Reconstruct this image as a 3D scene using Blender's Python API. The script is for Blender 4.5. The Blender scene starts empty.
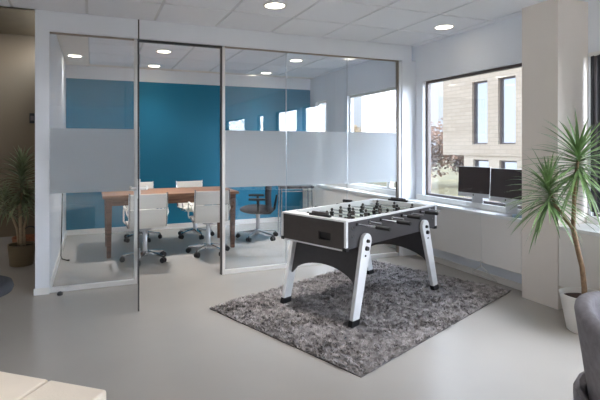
import bpy, bmesh, math, random
from mathutils import Vector, Matrix, noise
random.seed(7)
C = bpy.context.scene.collection
PI = math.pi
CEIL = 2.523
EYE = 1.3227

# ------------------------------------------------------------------ mesh builder
class MB:
    def __init__(s): s.v, s.f = [], []
    def add(s, vs, fs):
        b = len(s.v); s.v += [tuple(v) for v in vs]; s.f += [tuple(i + b for i in f) for f in fs]; return s
    def box(s, x0, x1, y0, y1, z0, z1):
        vs = [(x, y, z) for z in (z0, z1) for y in (y0, y1) for x in (x0, x1)]
        return s.add(vs, [(0,2,3,1),(4,5,7,6),(0,1,5,4),(2,6,7,3),(0,4,6,2),(1,3,7,5)])
    def obox(s, c, ax, h):
        """box about c with three axes and three half sizes"""
        c = Vector(c); A = [Vector(a).normalized() * k for a, k in zip(ax, h)]
        vs = [c + A[0]*i + A[1]*j + A[2]*k for k in (-1,1) for j in (-1,1) for i in (-1,1)]
        return s.add(vs, [(0,2,3,1),(4,5,7,6),(0,1,5,4),(2,6,7,3),(0,4,6,2),(1,3,7,5)])
    def cyl(s, a, b, r0, r1=None, n=16):
        return s.tube([a, b], [r0, r0 if r1 is None else r1], n)
    def tube(s, pts, r, n=8):
        P = [Vector(p) for p in pts]; m = len(P)
        R = r if isinstance(r, (list, tuple)) else [r]*m
        up = None; vs = []
        for i in range(m):
            t = (P[min(i+1, m-1)] - P[max(i-1, 0)])
            t = t.normalized() if t.length > 1e-9 else Vector((0,0,1))
            if up is None: up = t.orthogonal().normalized()
            up = (up - t*up.dot(t)); up = up.normalized() if up.length > 1e-6 else t.orthogonal().normalized()
            w = t.cross(up)
            vs += [P[i] + (up*math.cos(2*PI*k/n) + w*math.sin(2*PI*k/n))*R[i] for k in range(n)]
        fs = [(i*n+k, i*n+(k+1) % n, (i+1)*n+(k+1) % n, (i+1)*n+k) for i in range(m-1) for k in range(n)]
        fs += [tuple(reversed(range(n))), tuple(range((m-1)*n, m*n))]
        return s.add(vs, fs)
    def lathe(s, prof, c=(0,0,0), n=32, cap=True):
        vs = [(c[0]+r*math.cos(2*PI*k/n), c[1]+r*math.sin(2*PI*k/n), c[2]+z) for r, z in prof for k in range(n)]
        m = len(prof)
        fs = [(i*n+k, i*n+(k+1) % n, (i+1)*n+(k+1) % n, (i+1)*n+k) for i in range(m-1) for k in range(n)]
        if cap: fs += [tuple(reversed(range(n))), tuple(range((m-1)*n, m*n))]
        return s.add(vs, fs)
    def ball(s, c, r, sc=(1,1,1), n=12, m=8):
        prof = [(math.sin(PI*(i+.02)/(m+.04)), -math.cos(PI*(i+.02)/(m+.04))) for i in range(m+1)]
        vs = [(c[0]+r*sc[0]*a*math.cos(2*PI*k/n), c[1]+r*sc[1]*a*math.sin(2*PI*k/n), c[2]+r*sc[2]*z) for a, z in prof for k in range(n)]
        fs = [(i*n+k, i*n+(k+1) % n, (i+1)*n+(k+1) % n, (i+1)*n+k) for i in range(m) for k in range(n)]
        fs += [tuple(reversed(range(n))), tuple(range(m*n, (m+1)*n))]
        return s.add(vs, fs)
    def prism(s, poly, ext):
        n = len(poly); e = Vector(ext)
        vs = [Vector(p) for p in poly] + [Vector(p)+e for p in poly]
        return s.add(vs, [tuple(reversed(range(n))), tuple(range(n, 2*n))] + [(i, (i+1) % n, n+(i+1) % n, n+i) for i in range(n)])
    def build(s, name, mat, parent=None, smooth=False, bevel=0, seg=2):
        me = bpy.data.meshes.new(name); me.from_pydata(s.v, [], s.f)
        bm = bmesh.new(); bm.from_mesh(me); bmesh.ops.recalc_face_normals(bm, faces=bm.faces); bm.to_mesh(me); bm.free()
        me.materials.append(mat)
        o = bpy.data.objects.new(name, me); C.objects.link(o)
        if parent: o.parent = parent
        if smooth:
            for p in me.polygons: p.use_smooth = True
            if smooth == 'auto':
                me.set_sharp_from_angle(angle=math.radians(40))
        if bevel:
            b = o.modifiers.new('bevel', 'BEVEL'); b.width = bevel; b.segments = seg; b.limit_method = 'ANGLE'
        return o

def tag(o, label, cat, group=None, kind=None):
    o['label'] = label; o['category'] = cat
    if group: o['group'] = group
    if kind: o['kind'] = kind
    return o
def thing(name, label, cat, loc=(0,0,0), rz=0, group=None, kind=None):
    o = bpy.data.objects.new(name, None); C.objects.link(o); o.empty_display_size = .1
    o.location = loc; o.rotation_euler = (0,0,rz)
    return tag(o, label, cat, group, kind)
def struct(o, label, cat): return tag(o, label, cat, None, 'structure')
def dup(o, parent=None):
    c = o.copy(); C.objects.link(c)
    if parent: c.parent = parent
    for ch in [x for x in bpy.data.objects if x.parent == o]: dup(ch, c)
    return c

def hole_slab(a0, a1, z0, z1, holes, p0, p1, axis):
    """wall slab between planes p0 and p1 with rectangular holes (u0,u1,z0,z1); axis='X': wall normal along X, u = Y"""
    us = sorted({a0, a1, *[h[0] for h in holes], *[h[1] for h in holes]}); us = [u for u in us if a0 <= u <= a1]
    zs = sorted({z0, z1, *[h[2] for h in holes], *[h[3] for h in holes]}); zs = [z for z in zs if z0 <= z <= z1]
    solid = {}
    for i in range(len(us)-1):
        for j in range(len(zs)-1):
            u, z = (us[i]+us[i+1])/2, (zs[j]+zs[j+1])/2
            solid[i, j] = not any(h[0] < u < h[1] and h[2] < z < h[3] for h in holes)
    m = MB(); P = (lambda u, z, p: (p, u, z)) if axis == 'X' else (lambda u, z, p: (u, p, z))
    def quad(*q): m.add(q, [(0,1,2,3)])
    for (i, j), on in solid.items():
        if not on: continue
        u0, u1, w0, w1 = us[i], us[i+1], zs[j], zs[j+1]
        quad(P(u0,w0,p0), P(u1,w0,p0), P(u1,w1,p0), P(u0,w1,p0)); quad(P(u0,w0,p1), P(u0,w1,p1), P(u1,w1,p1), P(u1,w0,p1))
        for di, dj, e in ((-1,0,((u0,w0),(u0,w1))), (1,0,((u1,w0),(u1,w1))), (0,-1,((u0,w0),(u1,w0))), (0,1,((u0,w1),(u1,w1)))):
            if not solid.get((i+di, j+dj), False):
                quad(P(*e[0],p0), P(*e[1],p0), P(*e[1],p1), P(*e[0],p1))
    bm = bmesh.new(); vs = [bm.verts.new(v) for v in m.v]
    for f in m.f: bm.faces.new([vs[k] for k in f])
    bmesh.ops.remove_doubles(bm, verts=bm.verts, dist=1e-5)
    m2 = MB(); bm.verts.index_update(); m2.v = [tuple(v.co) for v in bm.verts]; m2.f = [tuple(v.index for v in f.verts) for f in bm.faces]; bm.free()
    return m2

# ------------------------------------------------------------------ materials
def lin(c):
    return tuple((x/255/12.92 if x/255 <= .04045 else ((x/255+.055)/1.055)**2.4) for x in c) + (1,)
def mat(name, rgb, rough=.6, metal=0, var=.0, scale=8, bump=0, bscale=60, spec=.5, coat=0, stretch=None):
    """procedural: sRGB colour with a noise variation and an optional noise bump"""
    m = bpy.data.materials.new(name); m.use_nodes = True; nt = m.node_tree; b = nt.nodes['Principled BSDF']
    b.inputs['Roughness'].default_value = rough; b.inputs['Metallic'].default_value = metal
    b.inputs['Specular IOR Level'].default_value = spec; b.inputs['Coat Weight'].default_value = coat
    base = lin(rgb)
    tc = nt.nodes.new('ShaderNodeTexCoord'); mp = nt.nodes.new('ShaderNodeMapping'); nt.links.new(tc.outputs['Object'], mp.inputs['Vector'])
    if stretch: mp.inputs['Scale'].default_value = stretch
    nz = nt.nodes.new('ShaderNodeTexNoise'); nz.inputs['Scale'].default_value = scale; nz.inputs['Detail'].default_value = 4
    nt.links.new(mp.outputs[0], nz.inputs['Vector'])
    r = nt.nodes.new('ShaderNodeValToRGB'); r.color_ramp.elements[0].position = .3; r.color_ramp.elements[1].position = .7
    v = max(var, .015)
    r.color_ramp.elements[0].color = tuple(c*(1-v) for c in base[:3]) + (1,)
    r.color_ramp.elements[1].color = tuple(min(1, c*(1+v)) for c in base[:3]) + (1,)
    nt.links.new(nz.outputs['Fac'], r.inputs['Fac']); nt.links.new(r.outputs['Color'], b.inputs['Base Color'])
    if bump:
        n2 = nt.nodes.new('ShaderNodeTexNoise'); n2.inputs['Scale'].default_value = bscale; nt.links.new(mp.outputs[0], n2.inputs['Vector'])
        bp = nt.nodes.new('ShaderNodeBump'); bp.inputs['Strength'].default_value = bump; bp.inputs['Distance'].default_value = .01
        nt.links.new(n2.outputs['Fac'], bp.inputs['Height']); nt.links.new(bp.outputs['Normal'], b.inputs['Normal'])
    return m
def glass_mat(name, tint=(.955,.968,.98,1), gain=1.0):
    m = bpy.data.materials.new(name); m.use_nodes = True; nt = m.node_tree; nt.nodes.clear()
    o = nt.nodes.new('ShaderNodeOutputMaterial'); mx = nt.nodes.new('ShaderNodeMixShader')
    t = nt.nodes.new('ShaderNodeBsdfTransparent'); t.inputs['Color'].default_value = tint
    g = nt.nodes.new('ShaderNodeBsdfGlossy'); g.inputs['Roughness'].default_value = 0; g.inputs['Color'].default_value = (1,1,1,1)
    fr = nt.nodes.new('ShaderNodeFresnel'); fr.inputs['IOR'].default_value = 1.5
    ge = nt.nodes.new('ShaderNodeNewGeometry'); io = nt.nodes.new('ShaderNodeMath'); io.operation = 'MULTIPLY_ADD'
    io.inputs[1].default_value = 1/1.5-1.5; io.inputs[2].default_value = 1.5          # same reflectance from inside the pane
    nt.links.new(ge.outputs['Backfacing'], io.inputs[0]); nt.links.new(io.outputs[0], fr.inputs['IOR'])
    mu = nt.nodes.new('ShaderNodeMath'); mu.operation = 'MULTIPLY'; mu.inputs[1].default_value = gain; mu.use_clamp = True
    nt.links.new(fr.outputs[0], mu.inputs[0]); nt.links.new(mu.outputs[0], mx.inputs[0])
    nt.links.new(t.outputs[0], mx.inputs[1]); nt.links.new(g.outputs[0], mx.inputs[2]); nt.links.new(mx.outputs[0], o.inputs[0])
    return m
def frost_mat():
    m = bpy.data.materials.new('frosted_film'); m.use_nodes = True; nt = m.node_tree; nt.nodes.clear()
    o = nt.nodes.new('ShaderNodeOutputMaterial'); mx = nt.nodes.new('ShaderNodeMixShader'); mx.inputs[0].default_value = .26
    t = nt.nodes.new('ShaderNodeBsdfTranslucent'); t.inputs['Color'].default_value = (.90,.94,.97,1)
    d = nt.nodes.new('ShaderNodeBsdfDiffuse'); d.inputs['Color'].default_value = (.85,.89,.93,1)
    nt.links.new(t.outputs[0], mx.inputs[1]); nt.links.new(d.outputs[0], mx.inputs[2])
    m2 = nt.nodes.new('ShaderNodeMixShader'); m2.inputs[0].default_value = .05
    tr = nt.nodes.new('ShaderNodeBsdfTransparent'); nt.links.new(mx.outputs[0], m2.inputs[1]); nt.links.new(tr.outputs[0], m2.inputs[2])
    nt.links.new(m2.outputs[0], o.inputs[0]); return m
def emit_mat(name, rgb, strength):
    m = bpy.data.materials.new(name); m.use_nodes = True; nt = m.node_tree; nt.nodes.clear()
    o = nt.nodes.new('ShaderNodeOutputMaterial'); e = nt.nodes.new('ShaderNodeEmission')
    e.inputs[0].default_value = lin(rgb); e.inputs[1].default_value = strength; nt.links.new(e.outputs[0], o.inputs[0]); return m
def wood_mat(name, a, b, scale=(3,40,40)):
    m = bpy.data.materials.new(name); m.use_nodes = True; nt = m.node_tree; p = nt.nodes['Principled BSDF']; p.inputs['Roughness'].default_value = .38
    tc = nt.nodes.new('ShaderNodeTexCoord'); mp = nt.nodes.new('ShaderNodeMapping'); mp.inputs['Scale'].default_value = scale
    nz = nt.nodes.new('ShaderNodeTexNoise'); nz.inputs['Scale'].default_value = 1.2; nz.inputs['Detail'].default_value = 6
    r = nt.nodes.new('ShaderNodeValToRGB'); r.color_ramp.elements[0].position = .35; r.color_ramp.elements[1].position = .65
    r.color_ramp.elements[0].color = lin(a); r.color_ramp.elements[1].color = lin(b)
    nt.links.new(tc.outputs['Object'], mp.inputs[0]); nt.links.new(mp.outputs[0], nz.inputs[0]); nt.links.new(nz.outputs[0], r.inputs[0]); nt.links.new(r.outputs[0], p.inputs['Base Color'])
    return m
def brick_mat(name, a, b, mort):
    m = bpy.data.materials.new(name); m.use_nodes = True; nt = m.node_tree; p = nt.nodes['Principled BSDF']; p.inputs['Roughness'].default_value = .9
    tc = nt.nodes.new('ShaderNodeTexCoord'); sp = nt.nodes.new('ShaderNodeSeparateXYZ'); cb = nt.nodes.new('ShaderNodeCombineXYZ')
    nt.links.new(tc.outputs['Object'], sp.inputs[0]); nt.links.new(sp.outputs['Y'], cb.inputs['X']); nt.links.new(sp.outputs['Z'], cb.inputs['Y'])
    k = nt.nodes.new('ShaderNodeTexBrick'); k.inputs['Scale'].default_value = 1.0
    k.inputs['Brick Width'].default_value = .42; k.inputs['Row Height'].default_value = .13; k.inputs['Mortar Size'].default_value = .012
    k.inputs['Color1'].default_value = lin(a); k.inputs['Color2'].default_value = lin(b); k.inputs['Mortar'].default_value = lin(mort)
    nt.links.new(cb.outputs[0], k.inputs['Vector']); nt.links.new(k.outputs['Color'], p.inputs['Base Color']); return m

M = {}
M['floor'] = mat('grey_resin_floor', (174,169,163), .26, 0, .03, 1.5, .02, 25, spec=.45)
M['white'] = mat('white_wall_paint', (232,235,240), .7, 0, .01, 3, .03, 250)
M['warm_white'] = mat('warm_white_paint', (232,226,219), .65, 0, .01, 3, .03, 250)
M['tile'] = mat('mineral_ceiling_tile', (234,235,240), .85, 0, .02, 160, .08, 400)
M['tbar'] = mat('ceiling_grid_bar', (214,214,216), .45)
M['blue'] = mat('blue_wall_paint', (10,118,150), .55, 0, .02, 2, .03, 250)
M['hallwall'] = mat('dimmed_hall_paint', (112,97,76), .7, 0, .02, 2, .03, 200)  # dimness of the hall is put into this darkened wall colour
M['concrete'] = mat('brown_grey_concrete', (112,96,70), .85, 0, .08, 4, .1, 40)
M['pier'] = mat('greige_pier_paint', (232,222,212), .7, 0, .01, 3, .03, 250)
M['frame_dark'] = mat('dark_window_frame', (96,86,84), .45)
M['bronze'] = mat('beige_bronze_profile', (158,146,134), .45)
M['seal'] = mat('dark_door_seal', (64,62,62), .4)
M['alu_white'] = mat('white_aluminium', (232,231,228), .35)
M['chrome'] = mat('chrome', (205,207,210), .16, 1)
M['steel'] = mat('brushed_steel', (190,192,195), .32, 1)
M['black'] = mat('black_plastic', (24,24,26), .45)
M['dark'] = mat('charcoal_laminate', (74,68,66), .42, 0, .05, 30)
M['darker'] = mat('graphite_laminate', (66,64,66), .4, 0, .05, 30)
M['legwhite'] = mat('white_lacquer', (226,226,226), .35)
M['field'] = mat('pale_green_playfield', (196,206,192), .4)
M['glass'] = glass_mat('partition_glass', gain=1.35)
M['wglass'] = glass_mat('window_glass', (.97,.98,.98,1))
M['frost'] = frost_mat()
M['wood'] = wood_mat('walnut_brown_wood', (86,60,46), (128,92,72))
M['woodtop'] = wood_mat('brown_table_top_wood', (118,86,66), (160,122,97))
M['mesh_white'] = mat('white_netweave', (232,229,222), .6, 0, .04, 200, .2, 500)
M['darkfab'] = mat('charcoal_fabric', (54,56,62), .85, 0, .1, 60, .3, 300)
M['greyfab'] = mat('grey_felt', (124,120,124), .9, 0, .12, 40, .4, 260)
M['leather'] = mat('cream_leather', (236,224,208), .45, 0, .03, 10, .1, 120)
M['screen'] = mat('black_glossy_screen', (56,46,46), .15, spec=.5)
M['rug'] = mat('grey_shag_pile', (153,147,146), .95, 0, .5, 22)
M['rugbase'] = mat('grey_rug_backing', (112,108,107), .95, 0, .1, 30)
M['leaf'] = mat('dracaena_leaf', (112,140,88), .42, 0, .35, 12)
M['leaf_dark'] = mat('dark_dracaena_leaf', (132,144,108), .5, 0, .3, 12)
M['bark'] = mat('pale_brown_bark', (142,116,90), .85, 0, .2, 40, .4, 80)
M['bark_pale'] = mat('pale_beige_bark', (178,156,126), .85, 0, .15, 40, .4, 80)
M['soil'] = mat('dark_potting_soil', (62,40,30), .95, 0, .4, 60, .6, 120)
M['potwhite'] = mat('white_pot_glaze', (232,228,222), .4)
M['potbrown'] = mat('olive_brown_pot', (122,106,80), .6, 0, .05, 6)
M['wicker'] = mat('reddish_brown_wicker', (150,96,66), .8, 0, .3, 60, .5, 120)
M['chin'] = mat('silver_aluminium', (206,206,208), .35, .6)
M['cable'] = mat('bluish_grey_cable', (130,150,170), .5)
M['wire'] = mat('white_plastic_wire', (205,202,196), .4)
M['brick'] = brick_mat('pale_beige_brick', (190,176,160), (181,166,149), (172,158,142))
M['stone'] = mat('pale_beige_render', (192,179,163), .85, 0, .04, 2)
M['extglass'] = mat('reflective_window_pane', (196,202,212), .05, .9)
M['grass'] = mat('yellow_green_rough_grass', (84,75,46), .95, 0, .35, .35)
M['autumn'] = mat('autumn_brown_leaves', (104,76,56), .9, 0, .3, 3)
M['autumn2'] = mat('pale_ochre_leaves', (128,104,66), .9, 0, .3, 3)
M['tarmac'] = mat('grey_roof_gravel', (150,146,138), .95, 0, .2, 3)
M['lamp'] = emit_mat('warm_lamp_diffuser', (255,242,220), 2.6)

# ------------------------------------------------------------------ room shell
struct(MB().box(-4.1,3.95,-6.1,7.7,-.12,0).box(3.95,3.98,-6.1,2.57,-.12,0).build('floor', M['floor']), 'light grey resin floor running through office, hall and meeting room', 'floor')

GX = [-.6427 + .6*i for i in range(-6, 9)]
GY = [3.904 + .6*j for j in range(-17, 8)]
def tiles(x0, x1, y0, y1):
    m = MB(); g = .011; ch = .004
    xs = [x0] + [x for x in GX if x0+.05 < x < x1-.05] + [x1]; ys = [y0] + [y for y in GY if y0+.05 < y < y1-.05] + [y1]
    for a, b in zip(xs, xs[1:]):
        for c, d in zip(ys, ys[1:]):
            a1, b1, c1, d1 = a+g, b-g, c+g, d-g
            lo = [(a1+ch,c1+ch,CEIL),(b1-ch,c1+ch,CEIL),(b1-ch,d1-ch,CEIL),(a1+ch,d1-ch,CEIL)]
            mi = [(a1,c1,CEIL+ch),(b1,c1,CEIL+ch),(b1,d1,CEIL+ch),(a1,d1,CEIL+ch)]
            hi = [(x,y,CEIL+.012) for x,y,_ in mi]
            m.add(lo+mi+hi, [(3,2,1,0)] + [(i,(i+1)%4,4+(i+1)%4,4+i) for i in range(4)] + [(4+i,4+(i+1)%4,8+(i+1)%4,8+i) for i in range(4)] + [(8,9,10,11)])
    return m
def grid_bars(x0, x1, y0, y1):
    m = MB(); z0, z1 = CEIL+.009, CEIL+.014
    for x in GX:
        if x0 < x < x1: m.box(x-.012,x+.012,y0,y1,z0,z1)
    for y in GY:
        if y0 < y < y1: m.box(x0,x1,y-.012,y+.012,z0+.0005,z1)
    return m
cl = struct(MB().box(-4.1,3.98,-6.1,4.56,CEIL+.012,CEIL+.1).build('ceiling', M['tbar']), 'suspended white tile ceiling of the open office', 'ceiling')
tiles(-4.0,3.86,-6.0,4.49).build('ceiling_tile_field', M['tile'], cl)
grid_bars(-4.0,3.86,-6.0,4.49).build('ceiling_grid', M['tbar'], cl)
cm = struct(MB().box(-.47,3.95,4.56,7.7,CEIL+.012,CEIL+.1).build('ceiling_meeting_room', M['tbar']), 'white tile ceiling inside the glass meeting room', 'ceiling')
tiles(-.0427,3.66,4.6,7.2).build('ceiling_tile_field', M['tile'], cm)
grid_bars(-.0427,3.66,4.6,7.2).build('ceiling_grid', M['tbar'], cm)
MB().box(-.36,-.0427,4.6,7.36,CEIL,CEIL+.012).box(-.0427,3.66,7.2,7.36,CEIL,CEIL+.012).build('ceiling_border', M['warm_white'], cm)
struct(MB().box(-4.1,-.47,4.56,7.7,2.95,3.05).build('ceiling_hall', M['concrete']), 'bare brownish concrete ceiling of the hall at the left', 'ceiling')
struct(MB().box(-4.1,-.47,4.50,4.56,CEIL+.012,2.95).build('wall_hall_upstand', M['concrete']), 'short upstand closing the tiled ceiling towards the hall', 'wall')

# window wall (right side)
WINS = [(2.96,4.37),(.9,2.545),(-.5,.69),(-1.75,-1.25),(-4.6,-2.7),(4.86,6.10),(6.76,7.16)]
ZW0, ZW1 = .735, 2.09
holes = [(a,b,ZW0,ZW1) for a,b in WINS]
hole_near = [h for h in holes if h[0] < 2.5]; hole_far = [h for h in holes if h[0] > 2.5]
struct(hole_slab(-6.1,2.57,0,CEIL+.1,hole_near,3.86,3.98,'X').build('wall_right_near', M['white']), 'white window wall at the right edge beside the tall plant', 'wall')
struct(hole_slab(2.9,7.7,0,CEIL+.1,hole_far,3.66,3.78,'X').build('wall_right', M['white']), 'white window wall on the right with deep window openings', 'wall')
struct(MB().box(3.5,3.98,2.57,2.9,0,CEIL).build('wall_pier', M['pier']), 'white pier projecting between the two windows at right', 'wall')
for n, (a, b) in enumerate(WINS):
    r = struct(thing('window_%d' % (n+1), '', 'window', (3.72 if a > 2.6 else 3.90,(a+b)/2,ZW0)), ['large dark-framed window above the sill with two monitors','window with vertical blind behind the tall green plant at right edge','window in the right wall beside the camera','narrow window in the right wall behind the camera','wide window in the right wall far behind the camera','meeting room window seen through the glass partition','small meeting room window nearest the blue wall'][n], 'window')
    w = (b-a)/2; h = ZW1-ZW0; m = MB(); t = .028
    m.box(-.012,.04,-w,-w+t,0,h).box(-.012,.04,w-t,w,0,h).box(-.012,.04,-w+t,w-t,h-t,h).box(-.012,.04,-w+t,w-t,0,t)
    if n == 5: m.box(-.03,.04,-.42,-.36,t,h-t)
    m.build('window_frame', M['alu_white' if n in (5,6) else 'frame_dark'], r, bevel=.004)
    MB().box(.0,.008,-w+t,w-t,t,h-t).build('window_pane', M['wglass'], r)
# white sill boards and the boxed convector below them
k = 1
for a, b in ((2.905,4.46),(-6.0,2.565),(4.62,7.34)):
    t = struct(thing('trim_%d' % k, '', 'window sill', (3.5,(a+b)/2,0)), ['white window sill and boxed convector under the two monitors','white window sill and boxed convector behind the right-hand plant','white window sill and boxed convector inside the meeting room'][k-1], 'window sill'); h = (b-a)/2
    dp = .36 if k == 2 else .16
    MB().box(-.02,dp,-h,h,.652,.68).build('sill_board', M['alu_white'], t, bevel=.004)
    MB().box(dp-.025,dp-.002,-h,h,.68,.742).build('sill_upstand', M['alu_white'], t)
    MB().box(.0,.05,-h,h,.195,.652).build('casing_panel', M['warm_white'], t, bevel=.003)
    MB().box(.05,dp,-h,h,.21,.64).build('convector_body', M['alu_white'], t)
    MB().box(dp-.014,dp,-h,h,0,.06).build('skirting', M['warm_white'], t)
    k += 1

# other walls
struct(MB().box(-.47,-.36,4.585,7.36,0,CEIL).build('wall_left', M['white']), 'white side wall between the hall and the meeting room', 'wall')
wb = struct(MB().box(-.47,3.66,7.36,7.7,0,CEIL).build('wall_back', M['white']), 'bright blue painted back wall of the meeting room', 'wall')
MB().box(-.358,3.655,7.355,7.36,.075,2.325).build('blue_paint_field', M['blue'], wb)
struct(MB().box(-.355,3.49,7.34,7.355,0,.075).build('baseboard_back', M['alu_white']), 'white baseboard along the foot of the blue wall', 'baseboard')
struct(MB().box(-.36,-.347,4.6,7.34,0,.075).build('baseboard_left', M['alu_white']), 'white baseboard along the white side wall of the meeting room', 'baseboard')
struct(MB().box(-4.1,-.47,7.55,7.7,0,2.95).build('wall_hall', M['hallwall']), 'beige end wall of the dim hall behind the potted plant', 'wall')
lh = [(-5.4,-3.4,.5,2.35),(-3.0,-1.0,.5,2.35),(-.6,1.4,.5,2.35)]  # unseen window openings added to let fill light in from the left
for i, (a, b, z0, z1) in enumerate(lh):
    r = struct(thing('window_%d' % (8+i), '', 'window', (-4.05,(a+b)/2,z0)), 'large added fill-light window in the far left wall, %s from the rear' % ['first','second','third'][i], 'window'); w = (b-a)/2; h = z1-z0
    MB().box(-.03,.03,-w,-w+.05,0,h).box(-.03,.03,w-.05,w,0,h).box(-.03,.03,-w+.05,w-.05,0,.05).box(-.03,.03,-w+.05,w-.05,h-.05,h).build('window_frame', M['frame_dark'], r)
    MB().box(-.004,.004,-w+.05,w-.05,.05,h-.05).build('window_pane', M['wglass'], r)
struct(hole_slab(-6.1,7.55,0,3.0,lh,-4.1,-4.0,'X').build('wall_far_left', M['warm_white']), 'warm white wall at the far left of the office', 'wall')
struct(MB().box(-4.1,3.95,-6.1,-5.95,0,CEIL+.1).build('wall_rear', M['white']), 'white wall behind the camera', 'wall')

# hall door at the far left
d2 = struct(thing('door_2', '', 'door', (-1.85,7.55,0)), 'hall door with dark frame at the left edge of the picture', 'door')
MB().box(-.55,-.48,-.03,0,0,2.3).box(.48,.55,-.03,0,0,2.3).box(-.48,.48,-.03,0,2.22,2.3).build('frame', M['frame_dark'], d2)
MB().box(-.48,.48,-.02,0,0.005,2.22).build('leaf', M['warm_white'], d2)
MB().cyl((-.38,-.02,1.0),(-.38,-.07,1.0),.012).cyl((-.38,-.065,1.0),(-.25,-.065,1.0),.01).build('door_handle', M['steel'], d2)

# ------------------------------------------------------------------ glass partition (plane Y = 4.54)
YP = 4.54
pt = struct(thing('wall_glass_partition', '', 'glass partition', (0,YP,0)), 'glass partition of the meeting room with white frame and frosted band', 'glass partition')
ZG = 2.335
MB().box(-.47,3.60,-.045,.045,ZG+.012,CEIL+.012).build('header', M['white'], pt)
MB().box(-.47,-.355,-.045,.045,.001,ZG+.012).build('end_post', M['white'], pt, bevel=.003)
MB().box(-.48,-.355,-.052,-.045,.001,.06).build('skirting', M['alu_white'], pt)
MB().box(3.43,3.46,-.03,.03,.001,ZG).box(3.46,3.66,-.045,.045,.001,ZG+.012).build('wall_post', M['white'], pt)
MB().box(3.415,3.43,-.02,.02,.04,ZG).build('wall_seal', M['bronze'], pt)
MB().box(.375,.405,-.025,.025,.001,ZG).build('mullion', M['alu_white'], pt, bevel=.002)
MB().box(1.243,1.273,-.025,.025,.001,ZG).build('mullion', M['alu_white'], pt, bevel=.002)
MB().box(-.355,.375,-.022,.022,.001,.042).build('floor_rail', M['alu_white'], pt, bevel=.002)
MB().box(1.273,3.415,-.022,.022,.001,.042).build('floor_rail', M['alu_white'], pt, bevel=.002)
MB().box(-.355,.375,-.018,.018,ZG,ZG+.012).build('head_channel', M['bronze'], pt)
MB().box(1.273,3.43,-.018,.018,ZG,ZG+.012).build('head_channel', M['bronze'], pt)
for a, b in ((-.355,.375),(1.273,1.963),(1.966,2.726),(2.729,3.415)):
    MB().box(a,b,-.005,.005,.042,ZG).build('glass_pane', M['glass'], pt)
    MB().add([(a+.002,-.0065,.892),(b-.002,-.0065,.892),(b-.002,-.0065,1.482),(a+.002,-.0065,1.482)], [(0,1,2,3)]).build('frosted_film', M['frost'], pt)
for x in (1.9645,2.7275): MB().box(x-.002,x+.002,-.005,.005,.042,ZG).build('glass_joint', M['steel'], pt)

# glass door, standing open towards the camera
hx, hy = .418, 4.51
L = math.hypot(.344-hx, 3.74-hy); ang = math.atan2(3.74-hy, .344-hx)
d1 = struct(thing('door_1', '', 'door', (hx,hy,0), ang), 'frameless glass door standing open towards the camera', 'door')
MB().box(.0,L-.008,-.005,.005,.008,2.325).build('glass_leaf', M['glass'], d1)
MB().box(L-.008,L,-.0055,.0055,.008,2.325).build('edge_strip', M['seal'], d1)
MB().add([(.02,.0065,.892),(L-.02,.0065,.892),(L-.02,.0065,1.482),(.02,.0065,1.482)], [(0,1,2,3)]).build('frosted_film', M['frost'], d1)
hd = MB()
for s in (1,-1):
    hd.box(L-.10,L-.04,min(s*.005,s*.014),max(s*.005,s*.014),.90,1.05)
    hd.tube([(L-.07,s*.012,.975),(L-.07,s*.055,.975),(L-.08,s*.062,.975),(L-.20,s*.066,.975)],[.011,.012,.013,.012],10)
hd.build('handle', M['alu_white'], d1, smooth='auto')
for z in (.25,2.1): MB().box(-.012,.06,-.012,.012,z,z+.09).build('hinge', M['steel'], d1, bevel=.002)
df = struct(thing('trim_4', '', 'door frame', (0,YP,0)), 'thin black frame around the glass doorway', 'door frame')
MB().box(.405,1.243,-.02,.02,ZG-.010,ZG+.010).build('frame_head', M['seal'], df)
MB().box(1.229,1.243,-.022,.022,.001,ZG-.010).build('frame_jamb', M['seal'], df)
MB().box(.405,.412,-.02,.02,.001,ZG-.010).build('frame_jamb', M['seal'], df)

# ------------------------------------------------------------------ ceiling downlights
LPOS = [(1.457,3.606,'recessed downlight in the tile ceiling above the open glass door side'),
        (3.311,3.636,'recessed downlight in the tile ceiling beside the right window'),
        (.852,5.879,'nearer of the two downlights seen through the open doorway'),
        (.87,7.0,'farther of the two downlights seen through the open doorway'),
        (2.672,5.823,'nearer meeting room downlight behind the right glass panes'),
        (2.67,7.0,'farther meeting room downlight above the right end of blue wall'),
        (-.215,6.60,'downlight over the left wall of the meeting room'),
        (-.9,1.4,'added fill downlight left of the camera, outside the picture'),  # from here on, unseen downlights added to brighten the room
        (1.5,-.6,'added fill downlight behind the camera, outside the picture'),
        (-.9,-3.0,'added fill downlight far behind the camera, outside the picture'),
        (2.4,-3.6,'added fill downlight far behind the camera on the right, outside the picture'),
        (2.55,1.75,'added fill downlight above the tub armchair, outside the picture'),  # added to light the pier and sill casing from above
        (-1.7,6.0,'added fill downlight in the hall ceiling, left of the picture')]  # unseen lamp added to lift the hall
LPOS[0] = (1.457,3.606,'recessed downlight in the tile ceiling at the top middle of the picture')
proto = None
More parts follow.
